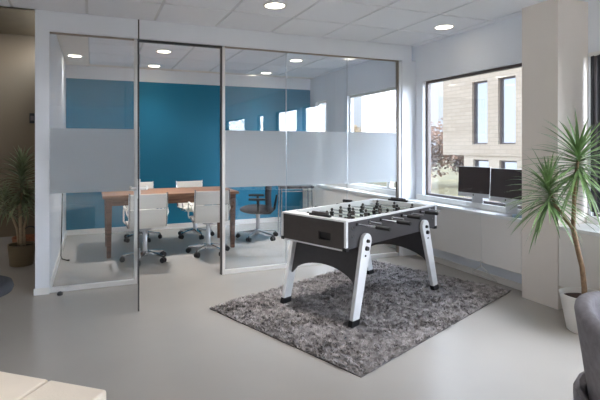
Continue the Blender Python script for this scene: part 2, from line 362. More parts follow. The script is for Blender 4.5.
for i, (x, y, lab) in enumerate(LPOS):
    if proto is None:
        r = proto = thing('ceiling_downlight', lab, 'ceiling light', (x,y,CEIL), 0, 'recessed ceiling downlights')
        MB().lathe([(.082,.004),(.084,-.005),(.100,-.005),(.103,0),(.103,.004)], n=40, cap=False).build('trim_ring', M['alu_white'], r, smooth=True)
        MB().lathe([(.083,-.0025),(.083,.004)], n=40).build('diffuser', M['lamp'], r)
        ld = bpy.data.lights.new('downlight_beam', 'AREA'); ld.shape = 'DISK'; ld.size = .15; ld.energy = 3.0; ld.color = (1,.97,.94); ld.spread = math.radians(85)
        lo = bpy.data.objects.new('downlight_beam', ld); C.objects.link(lo); lo.parent = r; lo.location = (0,0,-.008); dl = ld
    else:
        r = dup(proto); ld_ = [o for o in r.children if o.type == 'LIGHT'][0]; ld_.data = ld_.data.copy()
        ld_.data.energy = [3,.1,4,.4,4,.4,.4,2,12,12,12,1.6,2][i]; r.location = (x,y,CEIL if i < len(LPOS)-1 else 2.95); r['label'] = lab

hl_ = [o for o in r.children if o.type == 'LIGHT'][0]; hl_.data = hl_.data.copy(); hl_.data.energy = 1.0; hl_.data.color = (1,.85,.66); hl_.data.spread = PI
# ------------------------------------------------------------------ shag rug
rc = [Vector((.89,3.608,0)), Vector((1.427,2.223,0)), Vector((3.521,3.04,0))]
rcx = (rc[0]+rc[2])/2; ru = (rc[2]-rc[1]); rv = (rc[0]-rc[1]); rl, rw = ru.length, rv.length
rug = thing('shag_rug', 'dark grey shaggy rectangular rug under the football table', 'rug', rcx, math.atan2(ru.y, ru.x))
MB().box(-rl/2,rl/2,-rw/2,rw/2,.0005,.006).build('backing', M['rugbase'], rug)
FEET = []
for s_, b_ in ((-1,.062),(1,.068)):
    for q_ in (-1,1):
        p_ = Vector((1.713,2.867,0)) + Vector((.927,.375,0)).normalized()*(.6865+s_*(.6865-b_)) + Vector((-.375,.927,0)).normalized()*(.3275+q_*.35); FEET.append((p_.x,p_.y))
pile = MB(); rr = random.Random(3); N = 52000; vs = []; fs = []
for i in range(N):
    x, y = rr.uniform(-rl/2+.002,rl/2-.002), rr.uniform(-rw/2+.002,rw/2-.002)
    wx = rcx.x+x*ru.normalized().x+y*rv.normalized().x; wy = rcx.y+x*ru.normalized().y+y*rv.normalized().y
    if any((wx-fx)**2+(wy-fy)**2 < .088**2 for fx, fy in FEET): continue          # pile pressed flat under the table feet
    # pile leans in clumps
    th = 1.2*math.sin(9.1*x+1.7*math.sin(11.3*y)) + 1.2*math.cos(12.7*y+5.3*x) + rr.uniform(-2.2,2.2)
    le = rr.uniform(.012,.032); cl_ = noise.noise(Vector((x*17,y*17,3))); h = rr.uniform(.006,.017)*(1+.8*cl_)+.002; wd = rr.uniform(.0035,.006)*(1+.3*cl_); th += 3*cl_
    dx, dy = math.cos(th), math.sin(th); b = len(vs)
    vs += [(x-dy*wd,y+dx*wd,.0055),(x+dy*wd,y-dx*wd,.0055),(x+dx*le+dy*wd*.6,y+dy*le-dx*wd*.6,.006+h),(x+dx*le-dy*wd*.6,y+dy*le+dx*wd*.6,.006+h)]
    fs.append((b,b+1,b+2,b+3))
pm = bpy.data.meshes.new('pile'); pm.from_pydata(vs, [], fs); pm.materials.append(M['rug'])
po = bpy.data.objects.new('pile', pm); C.objects.link(po); po.parent = rug; po['kind'] = 'stuff'

# ------------------------------------------------------------------ football table
U = Vector((.927,.375,0)).normalized(); W = Vector((-U.y,U.x,0)); c0 = Vector((1.713,2.867,0))
LT, WT = 1.373, .655; hl, hw = LT/2, WT/2
ft = thing('football_table', 'charcoal football table with white legs standing on the grey rug', 'football table', c0 + U*hl + W*hw + Vector((0,0,.007)), math.atan2(U.y,U.x))
zb, zt = .557, .757          # cabinet bottom / top above the rug backing
MB().box(-hl+.022,hl-.022,-hw,-hw+.022,zb,zt).build('side_panel', M['darker'], ft, bevel=.002)
MB().box(-hl+.022,hl-.022,hw-.022,hw,zb,zt).build('side_panel', M['darker'], ft, bevel=.002)
for s in (-1,1):
    x0, x1 = sorted((s*hl, s*(hl-.022)))
    e = hole_slab(-hw+.001,hw-.001,zb,zt,[(-.185*-s-.06 if s > 0 else -.185,-.065 if s < 0 else .185,zb+.045,zb+.105)] if s < 0 else [(.065,.185,zb+.045,zb+.105)], x0, x1, 'X').build('end_panel', M['dark'], ft)
    yy = -.125 if s < 0 else .125
    x2, x3 = sorted((s*(hl-.022), s*(hl-.09)))
    MB().box(x2,x3,yy-.064,yy+.064,zb+.04,zb+.11).build('ball_return', M['black'], ft)
MB().box(-hl+.1,hl-.1,-hw+.022,hw-.022,zb+.02,zb+.03).build('bottom_board', M['darker'], ft)
# white rim, sloped lining and corner trims
rim = MB(); zr = zt+.013
def ring(m, a0, b0, a1, b1, z0, z1):
    """sloping ring from half sizes a0,b0 at z0 to a1,b1 at z1"""
    o = [(-a0,-b0,z0),(a0,-b0,z0),(a0,b0,z0),(-a0,b0,z0)]; i = [(-a1,-b1,z1),(a1,-b1,z1),(a1,b1,z1),(-a1,b1,z1)]
    m.add(o+i, [(k,(k+1)%4,4+(k+1)%4,4+k) for k in range(4)])
ring(rim,hl,hw,hl,hw,zt,zr); ring(rim,hl,hw,hl-.10,hw-.026,zr,zr); ring(rim,hl-.10,hw-.026,hl-.10,hw-.026,zr,zt-.01); ring(rim,hl-.10,hw-.026,hl,hw,zt-.01,zt)
rim.build('top_rim', M['legwhite'], ft)
lin_ = MB(); ring(lin_,hl-.10,hw-.026,hl-.105,hw-.03,zr-.002,zb+.09); lin_.build('inner_lining', M['legwhite'], ft)
MB().box(-hl+.1,hl-.1,-hw+.026,hw-.026,zb+.085,zb+.09).build('playfield', M['field'], ft)
mk = MB(); zf = zb+.0905
mk.box(-.002,.002,-hw+.03,hw-.03,zf-.001,zf+.0005)
for k in range(40):
    a, b = 2*PI*k/40, 2*PI*(k+1)/40
    mk.add([(r*math.cos(t),r*math.sin(t),zf) for r, t in ((.10,a),(.105,a),(.105,b),(.10,b))], [(0,1,2,3)])
mk.build('field_marking', M['legwhite'], ft)
for s in (-1,1):
    for q in (-1,1):
        x0, x1 = sorted((s*(hl+.004), s*(hl-.022))); y0, y1 = sorted((q*(hw+.004), q*(hw-.016)))
        MB().box(x0,x1,y0,y1,zb-.004,zt).build('corner_trim', M['legwhite'], ft, bevel=.003)
        x0, x1 = sorted((s*(hl+.007), s*(hl-.03))); y0, y1 = sorted((q*(hw+.007), q*(hw-.03)))
        MB().box(x0,x1,y0,y1,zb-.012,zb+.016).build('corner_cap', M['black'], ft, bevel=.004)
    x0, x1 = sorted((s*(hl+.001), s*(hl-.05)))
    MB().box(x0,x1,-hw+.03,hw-.03,zb-.012,zb).build('bottom_rail', M['legwhite'], ft)
for s in (-1,1):
    for q in (-1,1):
        for z in (zb+.09,zb+.15): MB().cyl((s*(hl-.075),q*(hw-.001),z),(s*(hl-.075),q*(hw+.004),z),.007,n=10).build('panel_screw', M['chrome'], ft)
# score counters across both ends
for s in (-1,1):
    ya, yb = (-.15,.06) if s < 0 else (-.06,.15)
    xs_ = s*(hl-.045)
    r = MB().box(xs_-.014,xs_+.014,ya,yb,zr,zr+.018).build('score_counter', M['black'], ft, bevel=.004)
    bd = MB()
    for k in range(9): bd.cyl((xs_,ya+.025+k*.018,zr+.024),(xs_,ya+.037+k*.018,zr+.024),.011,n=10)
    bd.build('counter_bead', M['dark'], r, smooth='auto')
# legs with foot caps and knobs
def leg(s, q, top, bot):
    """s end, q side; top/bot = distance of the leg axis from the table end"""
    xt, xb = s*(hl-top), s*(hl-bot); zt_ = .60
    ax = Vector((xt-xb,0,zt_)); ax.normalize(); nx = Vector((ax.z,0,-ax.x))
    T = Vector((xt,0,zt_)); B = Vector((xb,0,.0))
    y0 = q*(hw+.006); e = Vector((0,q*.032,0)); rt, rb = .057, .040
    pts = []
    for k in range(13):
        a = PI*k/12; pts.append(T + nx*rt*math.cos(a) + ax*rt*math.sin(a))
    pts += [B - nx*rb + ax*.035, B + nx*rb + ax*.035]
    pts = [p + Vector((0,y0,0)) for p in pts]
    g = MB().prism(pts, e).build('leg', M['legwhite'], ft, bevel=.004)
    base = [Vector((xb-rb*1.12,y0-q*.004,0)), Vector((xb+rb*1.12,y0-q*.004,0))]
    u = ax*.045
    MB().prism([base[0], base[1], base[1]+u, base[0]+u], Vector((0,q*.040,0))).build('foot_cap', M['black'], g, bevel=.003)
    for d_, rad, ln in ((.0,.014,.016),(-.055,.018,.016),(-.11,.008,.005)):
        p = T + ax*d_ + Vector((0,y0+q*.032,0)); MB().cyl(p, p+Vector((0,q*ln,0)), rad, rad*.85, 14).build('bolt', M['black'], g, smooth='auto')
for s, top, bot in ((-1,.215,.062),(1,.262,.068)):
    for q in (-1,1): leg(s, q, top, bot)
    # arched panel between the two legs, lying in their leaning plane
    def at_z(z): return s*(hl - (bot + (top-bot)*z/.60))
    pro = [(-hw-.004,zb-.013),(-hw-.004,.25)]
    for k in range(0, 17):
        t = -1 + 2*k/16; pro.append((t*(hw-.0), .245 + .125*(1-t*t)**.6))
    pro += [(hw+.004,.25),(hw+.004,zb-.013)]
    poly = [Vector((at_z(z)-.009,y,z)) for y, z in pro]
    MB().prism(poly, Vector((.018,0,0))).build('arch_panel', M['darker'], ft)
# rods with players and grips
zrod = zt-.026
def player(m, x, y, z):
    m.box(x-.010,x+.010,y-.012,y+.012,z-.055,z+.014)         # trunk and shoulders
    m.box(x-.008,x+.008,y-.016,y+.016,z-.008,z+.012)
    m.ball((x,y,z+.030),.0125,(1,1,1.15),10,6)                # head
    m.add([(x-.006,y-.010,z-.055),(x+.006,y-.010,z-.055),(x+.006,y+.010,z-.055),(x-.006,y+.010,z-.055),(x-.012,y-.011,z-.068),(x+.012,y-.011,z-.068),(x+.012,y+.011,z-.068),(x-.012,y+.011,z-.068)],
          [(0,1,2,3),(7,6,5,4),(0,4,5,1),(1,5,6,2),(2,6,7,3),(3,7,4,0)])
counts = [3,2,3,4,4,3,2,3]; near = {0:.165, 2:.145, 4:.055, 6:.045}; far = {1:.03, 3:.05, 5:.04, 7:.20}
team = {0:'black',2:'black',4:'black',6:'black',1:'dark',3:'dark',5:'dark',7:'dark'}
for k in range(8):
    x = -hl+.135+.1575*k
    a = near.get(k, .0)
    y0 = -(hw + near[k] + .10) if k in near else -(hw+.11)
    y1 = (hw + far[k] + .10) if k in far else (hw+.11)
    rod = MB().cyl((x,y0,zrod),(x,y1,zrod),.0065,n=12).build('rod', M['chrome'], ft, smooth='auto')
    if k in near:
        yA = -(hw+near[k]); MB().lathe([(.010,0),(.0155,.004),(.0165,.05),(.0150,.10),(.017,.112),(.012,.118)], n=14).build('grip', M['black'], rod, smooth='auto')
        g = rod.children[0]; g.location = (x,yA,zrod); g.rotation_euler = (PI/2,0,0)
    else:
        yA = hw+far[k]; MB().lathe([(.010,0),(.0155,.004),(.0165,.05),(.0150,.10),(.017,.112),(.012,.118)], n=14).build('grip', M['black'], rod, smooth='auto')
        g = rod.children[0]; g.location = (x,yA,zrod); g.rotation_euler = (-PI/2,0,0)
    for q in (-1,1):
        MB().cyl((x,q*(hw-.004),zrod),(x,q*(hw+.008),zrod),.014,n=14).build('bearing', M['chrome'] if k % 2 else M['black'], rod, smooth='auto')
    n = counts[k]; sp = {2:.22,3:.19,4:.135}[n]; off = ((near[k]-.08) if k in near else -(far[k]-.08))*-.4
    for j in range(n):
        pm_ = MB(); yy = (j-(n-1)/2)*sp + max(-.03,min(.03,off)); player(pm_, x, yy, zrod); pm_.build('player', M[team[k]], rod)

# ------------------------------------------------------------------ meeting table
tb = thing('meeting_table', 'long brown wooden meeting table with square tapered legs', 'table', (.945,6.03,0))
hx_, hy_ = .83, .40
MB().box(-hx_,hx_,-hy_,hy_,.70,.735).build('table_top', M['woodtop'], tb, bevel=.004)
MB().box(-hx_+.06,hx_-.06,-hy_+.05,-hy_+.075,.61,.70).box(-hx_+.06,hx_-.06,hy_-.075,hy_-.05,.61,.70).box(-hx_+.05,-hx_+.075,-hy_+.05,hy_-.05,.61,.70).box(hx_-.075,hx_-.05,-hy_+.05,hy_-.05,.61,.70).build('apron', M['wood'], tb)
for s in (-1,1):
    for q in (-1,1):
        cx, cy = s*(hx_-.07), q*(hy_-.07); a, b = .036, .024
        MB().add([(cx+i*b,cy+j*b,0) for i,j in ((-1,-1),(1,-1),(1,1),(-1,1))]+[(cx+i*a,cy+j*a,.70) for i,j in ((-1,-1),(1,-1),(1,1),(-1,1))],
                 [(3,2,1,0),(4,5,6,7)]+[(i,(i+1)%4,4+(i+1)%4,4+i) for i in range(4)]).build('leg', M['wood'], tb, bevel=.003)

# ------------------------------------------------------------------ office chairs
def star_base(root, r, mat_leg, castermat, phase=.3, z=.075):
    m = MB(); m.lathe([(.028,z-.02),(.034,z+.02),(.026,z+.055)], n=16)
    for k in range(5):
        a = phase + 2*PI*k/5; d = Vector((math.cos(a),math.sin(a),0)); w = Vector((-d.y,d.x,0))
        p0 = d*.02+Vector((0,0,z+.03)); p1 = d*r+Vector((0,0,z+.0))
        m.add([p0+w*.02+Vector((0,0,.014)),p0-w*.02+Vector((0,0,.014)),p0-w*.02-Vector((0,0,.014)),p0+w*.02-Vector((0,0,.014)),
               p1+w*.011+Vector((0,0,.008)),p1-w*.011+Vector((0,0,.008)),p1-w*.011-Vector((0,0,.008)),p1+w*.011-Vector((0,0,.008))],
              [(0,1,2,3),(7,6,5,4),(0,4,5,1),(1,5,6,2),(2,6,7,3),(3,7,4,0)])
    m.build('star_base', mat_leg, root, smooth='auto')
    for k in range(5):
        a = phase + 2*PI*k/5; d = Vector((math.cos(a),math.sin(a),0)); w = Vector((-d.y,d.x,0)); p = d*r
        c = MB(); c.cyl(p+w*.008+Vector((0,0,.03)), p+w*.026+Vector((0,0,.03)), .03, n=16); c.cyl(p-w*.026+Vector((0,0,.03)), p-w*.008+Vector((0,0,.03)), .03, n=16)
        c.cyl(p+Vector((0,0,.03)), p+Vector((0,0,z)), .008, n=8); c.box(p.x-.012,p.x+.012,p.y-.012,p.y+.012,.036,.062)
        c.build('caster', castermat, root, smooth='auto')
def sheet(m, prof, hw_, th):
    """upholstered sheet along a (y,z) profile, half width hw_, thickness th"""
    n = len(prof); vs = []
    for i, (y, z) in enumerate(prof):
        a = Vector(prof[min(i+1,n-1)])-Vector(prof[max(i-1,0)]); a = Vector((a[0],a[1])).normalized(); nrm = Vector((-a.y,a.x))*th/2
        for sx, sn in ((-1,1),(1,1),(1,-1),(-1,-1)): vs.append((sx*hw_, y+nrm.x*sn, z+nrm.y*sn))
    fs = [(i*4+k,i*4+(k+1)%4,(i+1)*4+(k+1)%4,(i+1)*4+k) for i in range(n-1) for k in range(4)] + [(3,2,1,0),((n-1)*4,(n-1)*4+1,(n-1)*4+2,(n-1)*4+3)]
    return m.add(vs, fs)
def conference_chair(label, loc, rz, phase, low=0):
    """white sling chair; sits facing +Y of its own frame"""
    t = thing('conference_chair', label, 'chair', loc, rz, 'white conference chairs around the meeting table')
    hw_ = .195
    sheet(MB(), [(.24,.405),(.22,.425),(.10,.420),(-.08,.405),(-.17,.41)], hw_, .022).build('seat', M['mesh_white'], t, smooth='auto', bevel=.005)
    sheet(MB(), [(-.175,.415),(-.205,.45),(-.225,.53),(-.24,.62)], hw_, .020).build('backrest', M['mesh_white'], t, smooth='auto', bevel=.005)
    sheet(MB(), [(-.241,.628),(-.25,.70),(-.262,.79)], hw_, .024).build('headband', M['mesh_white'], t, smooth='auto', bevel=.006)
    fr = MB()
    for s in (-1,1): fr.tube([(s*(hw_+.008),.24,.415),(s*(hw_+.008),.10,.425),(s*(hw_+.008),-.10,.408),(s*(hw_+.008),-.19,.425),(s*(hw_+.008),-.225,.53),(s*(hw_+.008),-.262,.80)],.011,8)
    fr.tube([(-hw_,-.03,.395),(hw_,-.03,.395)],.012,8); fr.tube([(-hw_,.10,.400),(hw_,.10,.400)],.012,8)
    fr.build('side_frame', M['chrome'], t, smooth='auto')
    for s in (-1,1):
        x = s*(hw_+.03)
        a = MB().tube([(s*(hw_+.012),.12,.42),(x,.13,.45),(x,.12,.585),(x,.08,.615),(x,-.16,.60),(x,-.20,.575),(s*(hw_+.012),-.225,.545)],.0095,8).build('armrest', M['alu_white'], t, smooth='auto')
        MB().tube([(x,.08,.622),(x,-.14,.610)],[.014,.014],8).build('arm_pad', M['mesh_white'], a, smooth='auto')
    MB().lathe([(.07,.385),(.07,.365),(.028,.355),(.026,.22),(.03,.215),(.03,.11)], n=18).build('column', M['steel'], t, smooth='auto')
    star_base(t, .25, M['chrome'], M['black'], phase)
    return t
conference_chair('white office chair with its back to the glass, left, beside the open door edge', (.57,5.40,0), .04, .45)
conference_chair('white office chair with its back to the glass, in front of table centre', (1.335,5.50,0), -.05, .2)
conference_chair('white office chair behind the table facing the glass, left one', (.655,6.64,0), PI+.05, .5)
conference_chair('white office chair behind the table facing the glass, right one in the doorway view', (1.40,6.58,0), PI+.12, .35)

# dark task chair at the right end of the table, facing the table end
tc_ = thing('task_chair', 'dark grey mesh office chair at the right end of the table', 'chair', (2.217,6.136,0), PI/2-.33)
m = MB(); m.ball((0,.02,.415),.24,(1.0,1.02,.27),22,10); m.build('seat', M['darkfab'], tc_, smooth=True)
m = MB()
vs = []; nz_, nx_ = 10, 9
for i in range(nz_):
    z = .40+.56*i/(nz_-1); yb = -.185-.035*math.sin(PI*i/(nz_-1))*-1 - .05*i/(nz_-1)
    for j in range(nx_):
        u = -1+2*j/(nx_-1); wv = .21*(1-.25*(i/(nz_-1))**3)
        vs.append((u*wv, yb+.05*u*u, z))
fs = [(i*nx_+j,i*nx_+j+1,(i+1)*nx_+j+1,(i+1)*nx_+j) for i in range(nz_-1) for j in range(nx_-1)]
bk = m.add(vs, fs).build('backrest', M['darkfab'], tc_, smooth=True); so = bk.modifiers.new('thick','SOLIDIFY'); so.thickness = .035; so.offset = 0
MB().tube([(0,-.03,.36),(0,-.17,.36),(0,-.235,.42),(0,-.27,.62)],[.024,.022,.020,.014],8).build('back_support', M['black'], tc_, smooth='auto')
for s in (-1,1):
    a = MB().tube([(s*.16,.0,.39),(s*.25,.0,.41),(s*.265,.0,.46),(s*.265,.0,.575)],[.016,.016,.018,.018],8).build('armrest', M['black'], tc_, smooth='auto')
    MB().obox((s*.265,.02,.585),((1,0,0),(0,1,0),(0,0,1)),(.038,.115,.014)).build('arm_pad', M['black'], a, bevel=.01)
MB().lathe([(.08,.375),(.08,.35),(.028,.34),(.026,.10)], n=18).build('column', M['steel'], tc_, smooth='auto')
star_base(tc_, .29, M['steel'], M['black'], .15, .08)

# dark topped side desk near the meeting room window
sd = thing('side_desk', 'small dark-topped table with thin chrome legs near the meeting room window', 'table', (2.84,6.22,0), -.30)
MB().box(-.25,.25,-.22,.22,.705,.735).build('table_top', M['darker'], sd, bevel=.004)
for s in (-1,1):
    for q in (-1,1): MB().cyl((s*.235,q*.205,0),(s*.225,q*.195,.705),.012,n=10).build('leg', M['chrome'], sd, smooth='auto')
MB().cyl((-.225,-.195,.66),(.225,-.195,.66),.008,n=8).cyl((-.225,.195,.66),(.225,.195,.66),.008,n=8).build('cross_bar', M['chrome'], sd)

# ------------------------------------------------------------------ monitors on the sill
def monitor(label, bl, dirv, w, lean=.05):
    d = Vector(dirv).normalized(); n = Vector((-d.y*-1, d.x*-1, 0)); n = Vector((d.y, -d.x, 0))
    c = Vector(bl)+d*w/2
    t = thing('computer_monitor', label, 'monitor', (c.x,c.y,.68), math.atan2(d.y,d.x), 'two large computer monitors on the window sill')
    # local frame: x along the screen, -y towards the room, z up
    h0, h1 = .165, .425
    def P(x, y, z): return (x, y+(z-h0)*lean, z)
    sh = MB(); w2 = w/2
    sh.add([P(-w2,0,h0-.042),P(w2,0,h0-.042),P(w2,0,h1+.006),P(-w2,0,h1+.006),P(-w2,.012,h0-.042),P(w2,.012,h0-.042),P(w2,.012,h1+.006),P(-w2,.012,h1+.006)],
           [(0,1,2,3),(7,6,5,4),(0,4,5,1),(1,5,6,2),(2,6,7,3),(3,7,4,0)])
    sh.build('casing', M['chin'], t, bevel=.002)
    MB().add([P(-w2+.003,-.0025,h0),P(w2-.003,-.0025,h0),P(w2-.003,-.0025,h1+.003),P(-w2+.003,-.0025,h1+.003),P(-w2+.003,.002,h0),P(w2-.003,.002,h0),P(w2-.003,.002,h1+.003),P(-w2+.003,.002,h1+.003)],
             [(0,1,2,3),(7,6,5,4),(0,4,5,1),(1,5,6,2),(2,6,7,3),(3,7,4,0)]).build('screen', M['screen'], t)
    bk = MB().ball((0,.045,(h0+h1)/2-.02),.12,(w/.24*.9,.26,1.05),20,10).build('back_shell', M['chin'], t, smooth=True)
    # dark apple-shaped emblem on the chin: round body with a bite and a leaf
    lg = MB(); cz = h0-.020; r = .0085; pts = []
    for k in range(28):
        a = 2*PI*k/28; rr_ = r*(1+.10*math.cos(2*a))*(1-.16*math.exp(-((a-PI/2)/.28)**2)-.10*math.exp(-((a-3*PI/2)/.25)**2)-.42*math.exp(-((a if a < PI else a-2*PI)/.42)**2))
        p = P(rr_*math.cos(a),-.0008,cz+rr_*math.sin(a)); pts.append(Vector(p))
    lg.prism(pts, Vector((0,.0008,0)))
    lf = [Vector(P(x,-.0008,cz+z)) for x, z in ((.0,.0095),(.0035,.0105),(.0045,.0145),(.001,.0135))]; lg.prism(lf, Vector((0,.0008,0)))
    lg.build('emblem', M['black'], t)
    st = MB(); st.add([(x,y,z) for x in (-.062,.062) for y, z in ((-.055,.001),(-.055,.007),(.07,.007),(.06,.18),(.068,.18),(.082,.001))],
                      [(5,4,3,2,1,0),(6,7,8,9,10,11)]+[(i,(i+1)%6,6+(i+1)%6,6+i) for i in range(6)])
    st.build('stand', M['chin'], t, bevel=.003)
    return t
monitor('left of two dark computer monitors on the sill, showing its silver chin and emblem', (3.563,3.71,0), (.06,-.335,0), .355)
monitor('right of two dark computer monitors on the sill, partly hidden by the pier', (3.535,3.275,0), (.0,-.35,0), .355)
cb = MB(); pts = []
for k in range(60):
    a = k*.42; pts.append((3.525+.035*math.cos(a)+.0003*k, 2.965+.045*math.sin(a)+.0002*k, .687+.0003*k))
pts += [(3.60,2.96,.688),(3.63,2.98,.687)]
tag(cb.tube(pts,.0045,6).build('cable', M['cable'], None, smooth=True), 'coiled bluish cable lying on the sill beneath the right monitor', 'cable')

# wire hanger hanging from the underside of the convector casing
wh = MB(); wh.tube([(3.487,3.332,.196),(3.487,3.322,.215),(3.487,3.334,.224),(3.487,3.346,.210),(3.486,3.338,.180),(3.485,3.332,.165)],.0035,6)
wh.tube([(3.485,3.332,.165),(3.483,3.436,.092),(3.483,3.44,.085),(3.482,3.42,.080),(3.478,3.16,.066),(3.478,3.145,.070),(3.479,3.152,.078),(3.485,3.332,.165)],.004,6)
hh = tag(wh.build('wire_hanger', M['wire'], None, smooth=True), 'thin white wire clothes hanger hanging under the sill casing beside the rug', 'hanger')
MB().tube([(3.487,3.332,.222),(3.488,3.333,.45),(3.4755,3.335,.66),(3.478,3.335,.684)],.0012,5).build('cord', M['wire'], hh)

# vertical blind at the right-hand window
vb = thing('vertical_blind', 'dark vertical slat blind drawn aside at the right-hand window', 'blind', (3.84,2.37,0))
MB().box(-.03,.01,-.42,.165,2.06,2.088).build('head_rail', M['alu_white'], vb)
for k in range(11):
    y = .145-.052*k
    MB().obox((-.01,y,1.42),((math.cos(1.05),math.sin(1.05),0),(-math.sin(1.05),math.cos(1.05),0),(0,0,1)),(.024,.0012,.64)).build('slat', M['darkfab'], vb)

# ------------------------------------------------------------------ plants
def blade(m, base, d, L_, w, droop, rnd, segs=6, xmax=9):
    """a folded strap leaf leaving base along d, bending down by droop"""
    d = Vector(d).normalized(); p = Vector(base); step = L_/segs; vs = []
    for i in range(segs+1):
        t = i/segs; ww = w*(.55+.45*min(1,t*4))*(1-t**2.2)+.0006
        side = d.cross(Vector((0,0,1))); side = side.normalized() if side.length > 1e-4 else Vector((1,0,0))
        up = side.cross(d).normalized()
        vs += [Vector((min(v.x,xmax),v.y,v.z)) for v in (p-side*ww+up*ww*.45, p, p+side*ww+up*ww*.45)]
        d = (d + Vector((0,0,-droop*(.3+t)/segs))).normalized(); p = p + d*step
    m.add(vs, [(i*3+j,i*3+j+1,(i+1)*3+j+1,(i+1)*3+j) for i in range(segs) for j in range(2)])
def crown(m, c, n, L_, w, droop, rnd, stem=.10, lo=-.5, axis=(0,0,1), hi=.98, xmax=9):
    ax = Vector(axis).normalized(); q = Vector((0,0,1)).rotation_difference(ax)
    for i in range(n):
        t = i/n; a = i*2.39996+rnd.uniform(-.25,.25)
        el = lo+(hi-lo)*t**.85+rnd.uniform(-.08,.08); el = max(-.9,min(.99,el))
        d = q @ Vector((math.cos(a)*math.sqrt(1-el*el), math.sin(a)*math.sqrt(1-el*el), el))
        b = Vector(c)+ax*(stem*(t-.5))
        blade(m, b, d, L_*rnd.uniform(.75,1.08)*(1-.25*max(0,el)), w*rnd.uniform(.8,1.15), droop*rnd.uniform(.6,1.3), rnd, 6, xmax)

rp = thing('potted_dracaena', 'tall spiky green plant with two heads in a round white pot', 'plant', (3.29,2.20,0))
pot_prof = [(.115,0),(.122,.006),(.166,.255),(.170,.262),(.158,.262),(.150,.225),(.02,.22)]
MB().lathe(pot_prof, n=48).build('pot', M['potwhite'], rp, smooth='auto')
MB().lathe([(.149,.215),(.149,.226),(.09,.236),(.02,.240)], n=32).build('soil', M['soil'], rp, smooth=True)
tr = MB()
o = Vector((3.22,2.13,0))
def rel(*p): return Vector(p)-o
tr.tube([rel(3.20,2.13,.225),rel(3.195,2.13,.31),rel(3.172,2.13,.46),rel(3.116,2.13,.62),rel(3.072,2.125,.745)],[.020,.0175,.0165,.0165,.016],10)
tr.tube([rel(3.072,2.125,.745),rel(3.058,2.11,.88),rel(3.05,2.10,1.02),rel(3.07,2.09,1.22)],[.015,.013,.012,.010],8)
tr.tube([rel(3.08,2.125,.725),rel(3.03,2.14,.80),rel(2.96,2.17,.90),rel(2.92,2.19,1.01)],[.013,.012,.011,.009],8)
tr.build('trunk', M['bark'], rp, smooth=True)
rd = random.Random(11)
m = MB(); crown(m, rel(3.075,2.09,1.20), 115, .42, .0092, .8, rd, .16, -.8); m.build('leaf_crown', M['leaf'], rp, smooth=True)
m = MB(); crown(m, rel(2.915,2.19,.975), 105, .37, .0088, .85, rd, .15, -.8); m.build('leaf_crown', M['leaf'], rp, smooth=True)

lp = thing('potted_palm', 'bushy dark green cane plant in an olive brown pot in the hall', 'plant', (-.73,5.72,0))
MB().lathe([(.112,0),(.118,.006),(.138,.225),(.142,.232),(.130,.232),(.124,.20),(.02,.195)], n=40).build('pot', M['potbrown'], lp, smooth='auto')
MB().lathe([(.123,.19),(.123,.20),(.02,.212)], n=28).build('soil', M['soil'], lp, smooth=True)
tr = MB(); tr.tube([(0,0,.20),(-.01,.0,.40),(-.02,0,.62),(.0,0,.80)],[.020,.018,.017,.012],8)
tr.tube([(.03,.02,.20),(.02,.02,.40),(.06,.03,.58)],[.013,.012,.010],8); tr.tube([(-.03,.02,.20),(-.05,.02,.40),(-.12,.03,.60)],[.013,.012,.010],8)
tr.build('trunk', M['bark_pale'], lp, smooth=True)
rd = random.Random(5)
m = MB(); crown(m, (0,0,.90), 130, .36, .0145, 1.2, rd, .42, -.35, xmax=.24); m.build('leaf_crown', M['leaf_dark'], lp, smooth=True)
m = MB(); crown(m, (.05,.03,.66), 45, .27, .0095, 1.5, rd, .20, -.3, xmax=.24); m.build('leaf_crown', M['leaf_dark'], lp, smooth=True)
m = MB(); crown(m, (-.17,.03,.68), 60, .28, .0095, 1.5, rd, .22, -.3); m.build('leaf_crown', M['leaf_dark'], lp, smooth=True)

# basket behind the hall plant
bs = thing('wicker_basket', 'reddish brown basket with arched dark handle behind the hall plant', 'basket', (-.77,6.55,0))
MB().lathe([(.15,0),(.155,.01),(.175,.15),(.178,.16),(.165,.16),(.15,.03),(.02,.025)], n=32).build('body', M['wicker'], bs, smooth='auto')
MB().tube([(-.10+.0,0,.15)]+[(-.1*math.cos(PI*k/12)*1.0+.03,0,.15+.14*math.sin(PI*k/12)) for k in range(13)],.007,6).build('handle', M['black'], bs, smooth=True)

# wall switch, door stop, floor cable
ws = thing('wall_switch', 'dark rectangular wall switch on the beige hall wall', 'switch', (-.825,7.548,1.655))
MB().box(-.035,.035,-.016,.0,0,.15).build('plate', M['black'], ws, bevel=.004)
MB().box(-.022,.022,-.021,-.016,.04,.11).build('rocker', M['frame_dark'], ws, bevel=.002)
ds = MB(); ds.lathe([(.022,0),(.025,.004),(.022,.022),(.012,.030)], (-.265,4.43,0), 18)
tag(ds.build('door_stop', M['black'], None, smooth='auto'), 'small black rubber door stop on the floor before the left glass pane', 'door stop')
fc = MB(); fc.tube([(-.3435,6.20,.76),(-.3435,6.10,.40),(-.343,5.95,.15),(-.34,5.86,.03),(-.32,5.80,.006),(-.26,5.71,.006)],.006,6).ball((-.255,5.705,.010),.014,(1.4,1,.7),10,6)
tag(fc.build('power_cable', M['black'], None, smooth=True), 'thin black cable running down the white side wall to the floor', 'cable')

# ------------------------------------------------------------------ pouf bench, armchair, stool in the foreground
e1 = Vector((-.79,.613,0)).normalized(); e2 = Vector((-e1.y,e1.x,0))
if e2.y > 0: e2 = -e2
pc = Vector((.055,1.79,0))
pf = thing('upholstered_bench', 'cream leather bench with a stitched seam in the lower left corner', 'bench', pc, math.atan2(e1.y,e1.x))
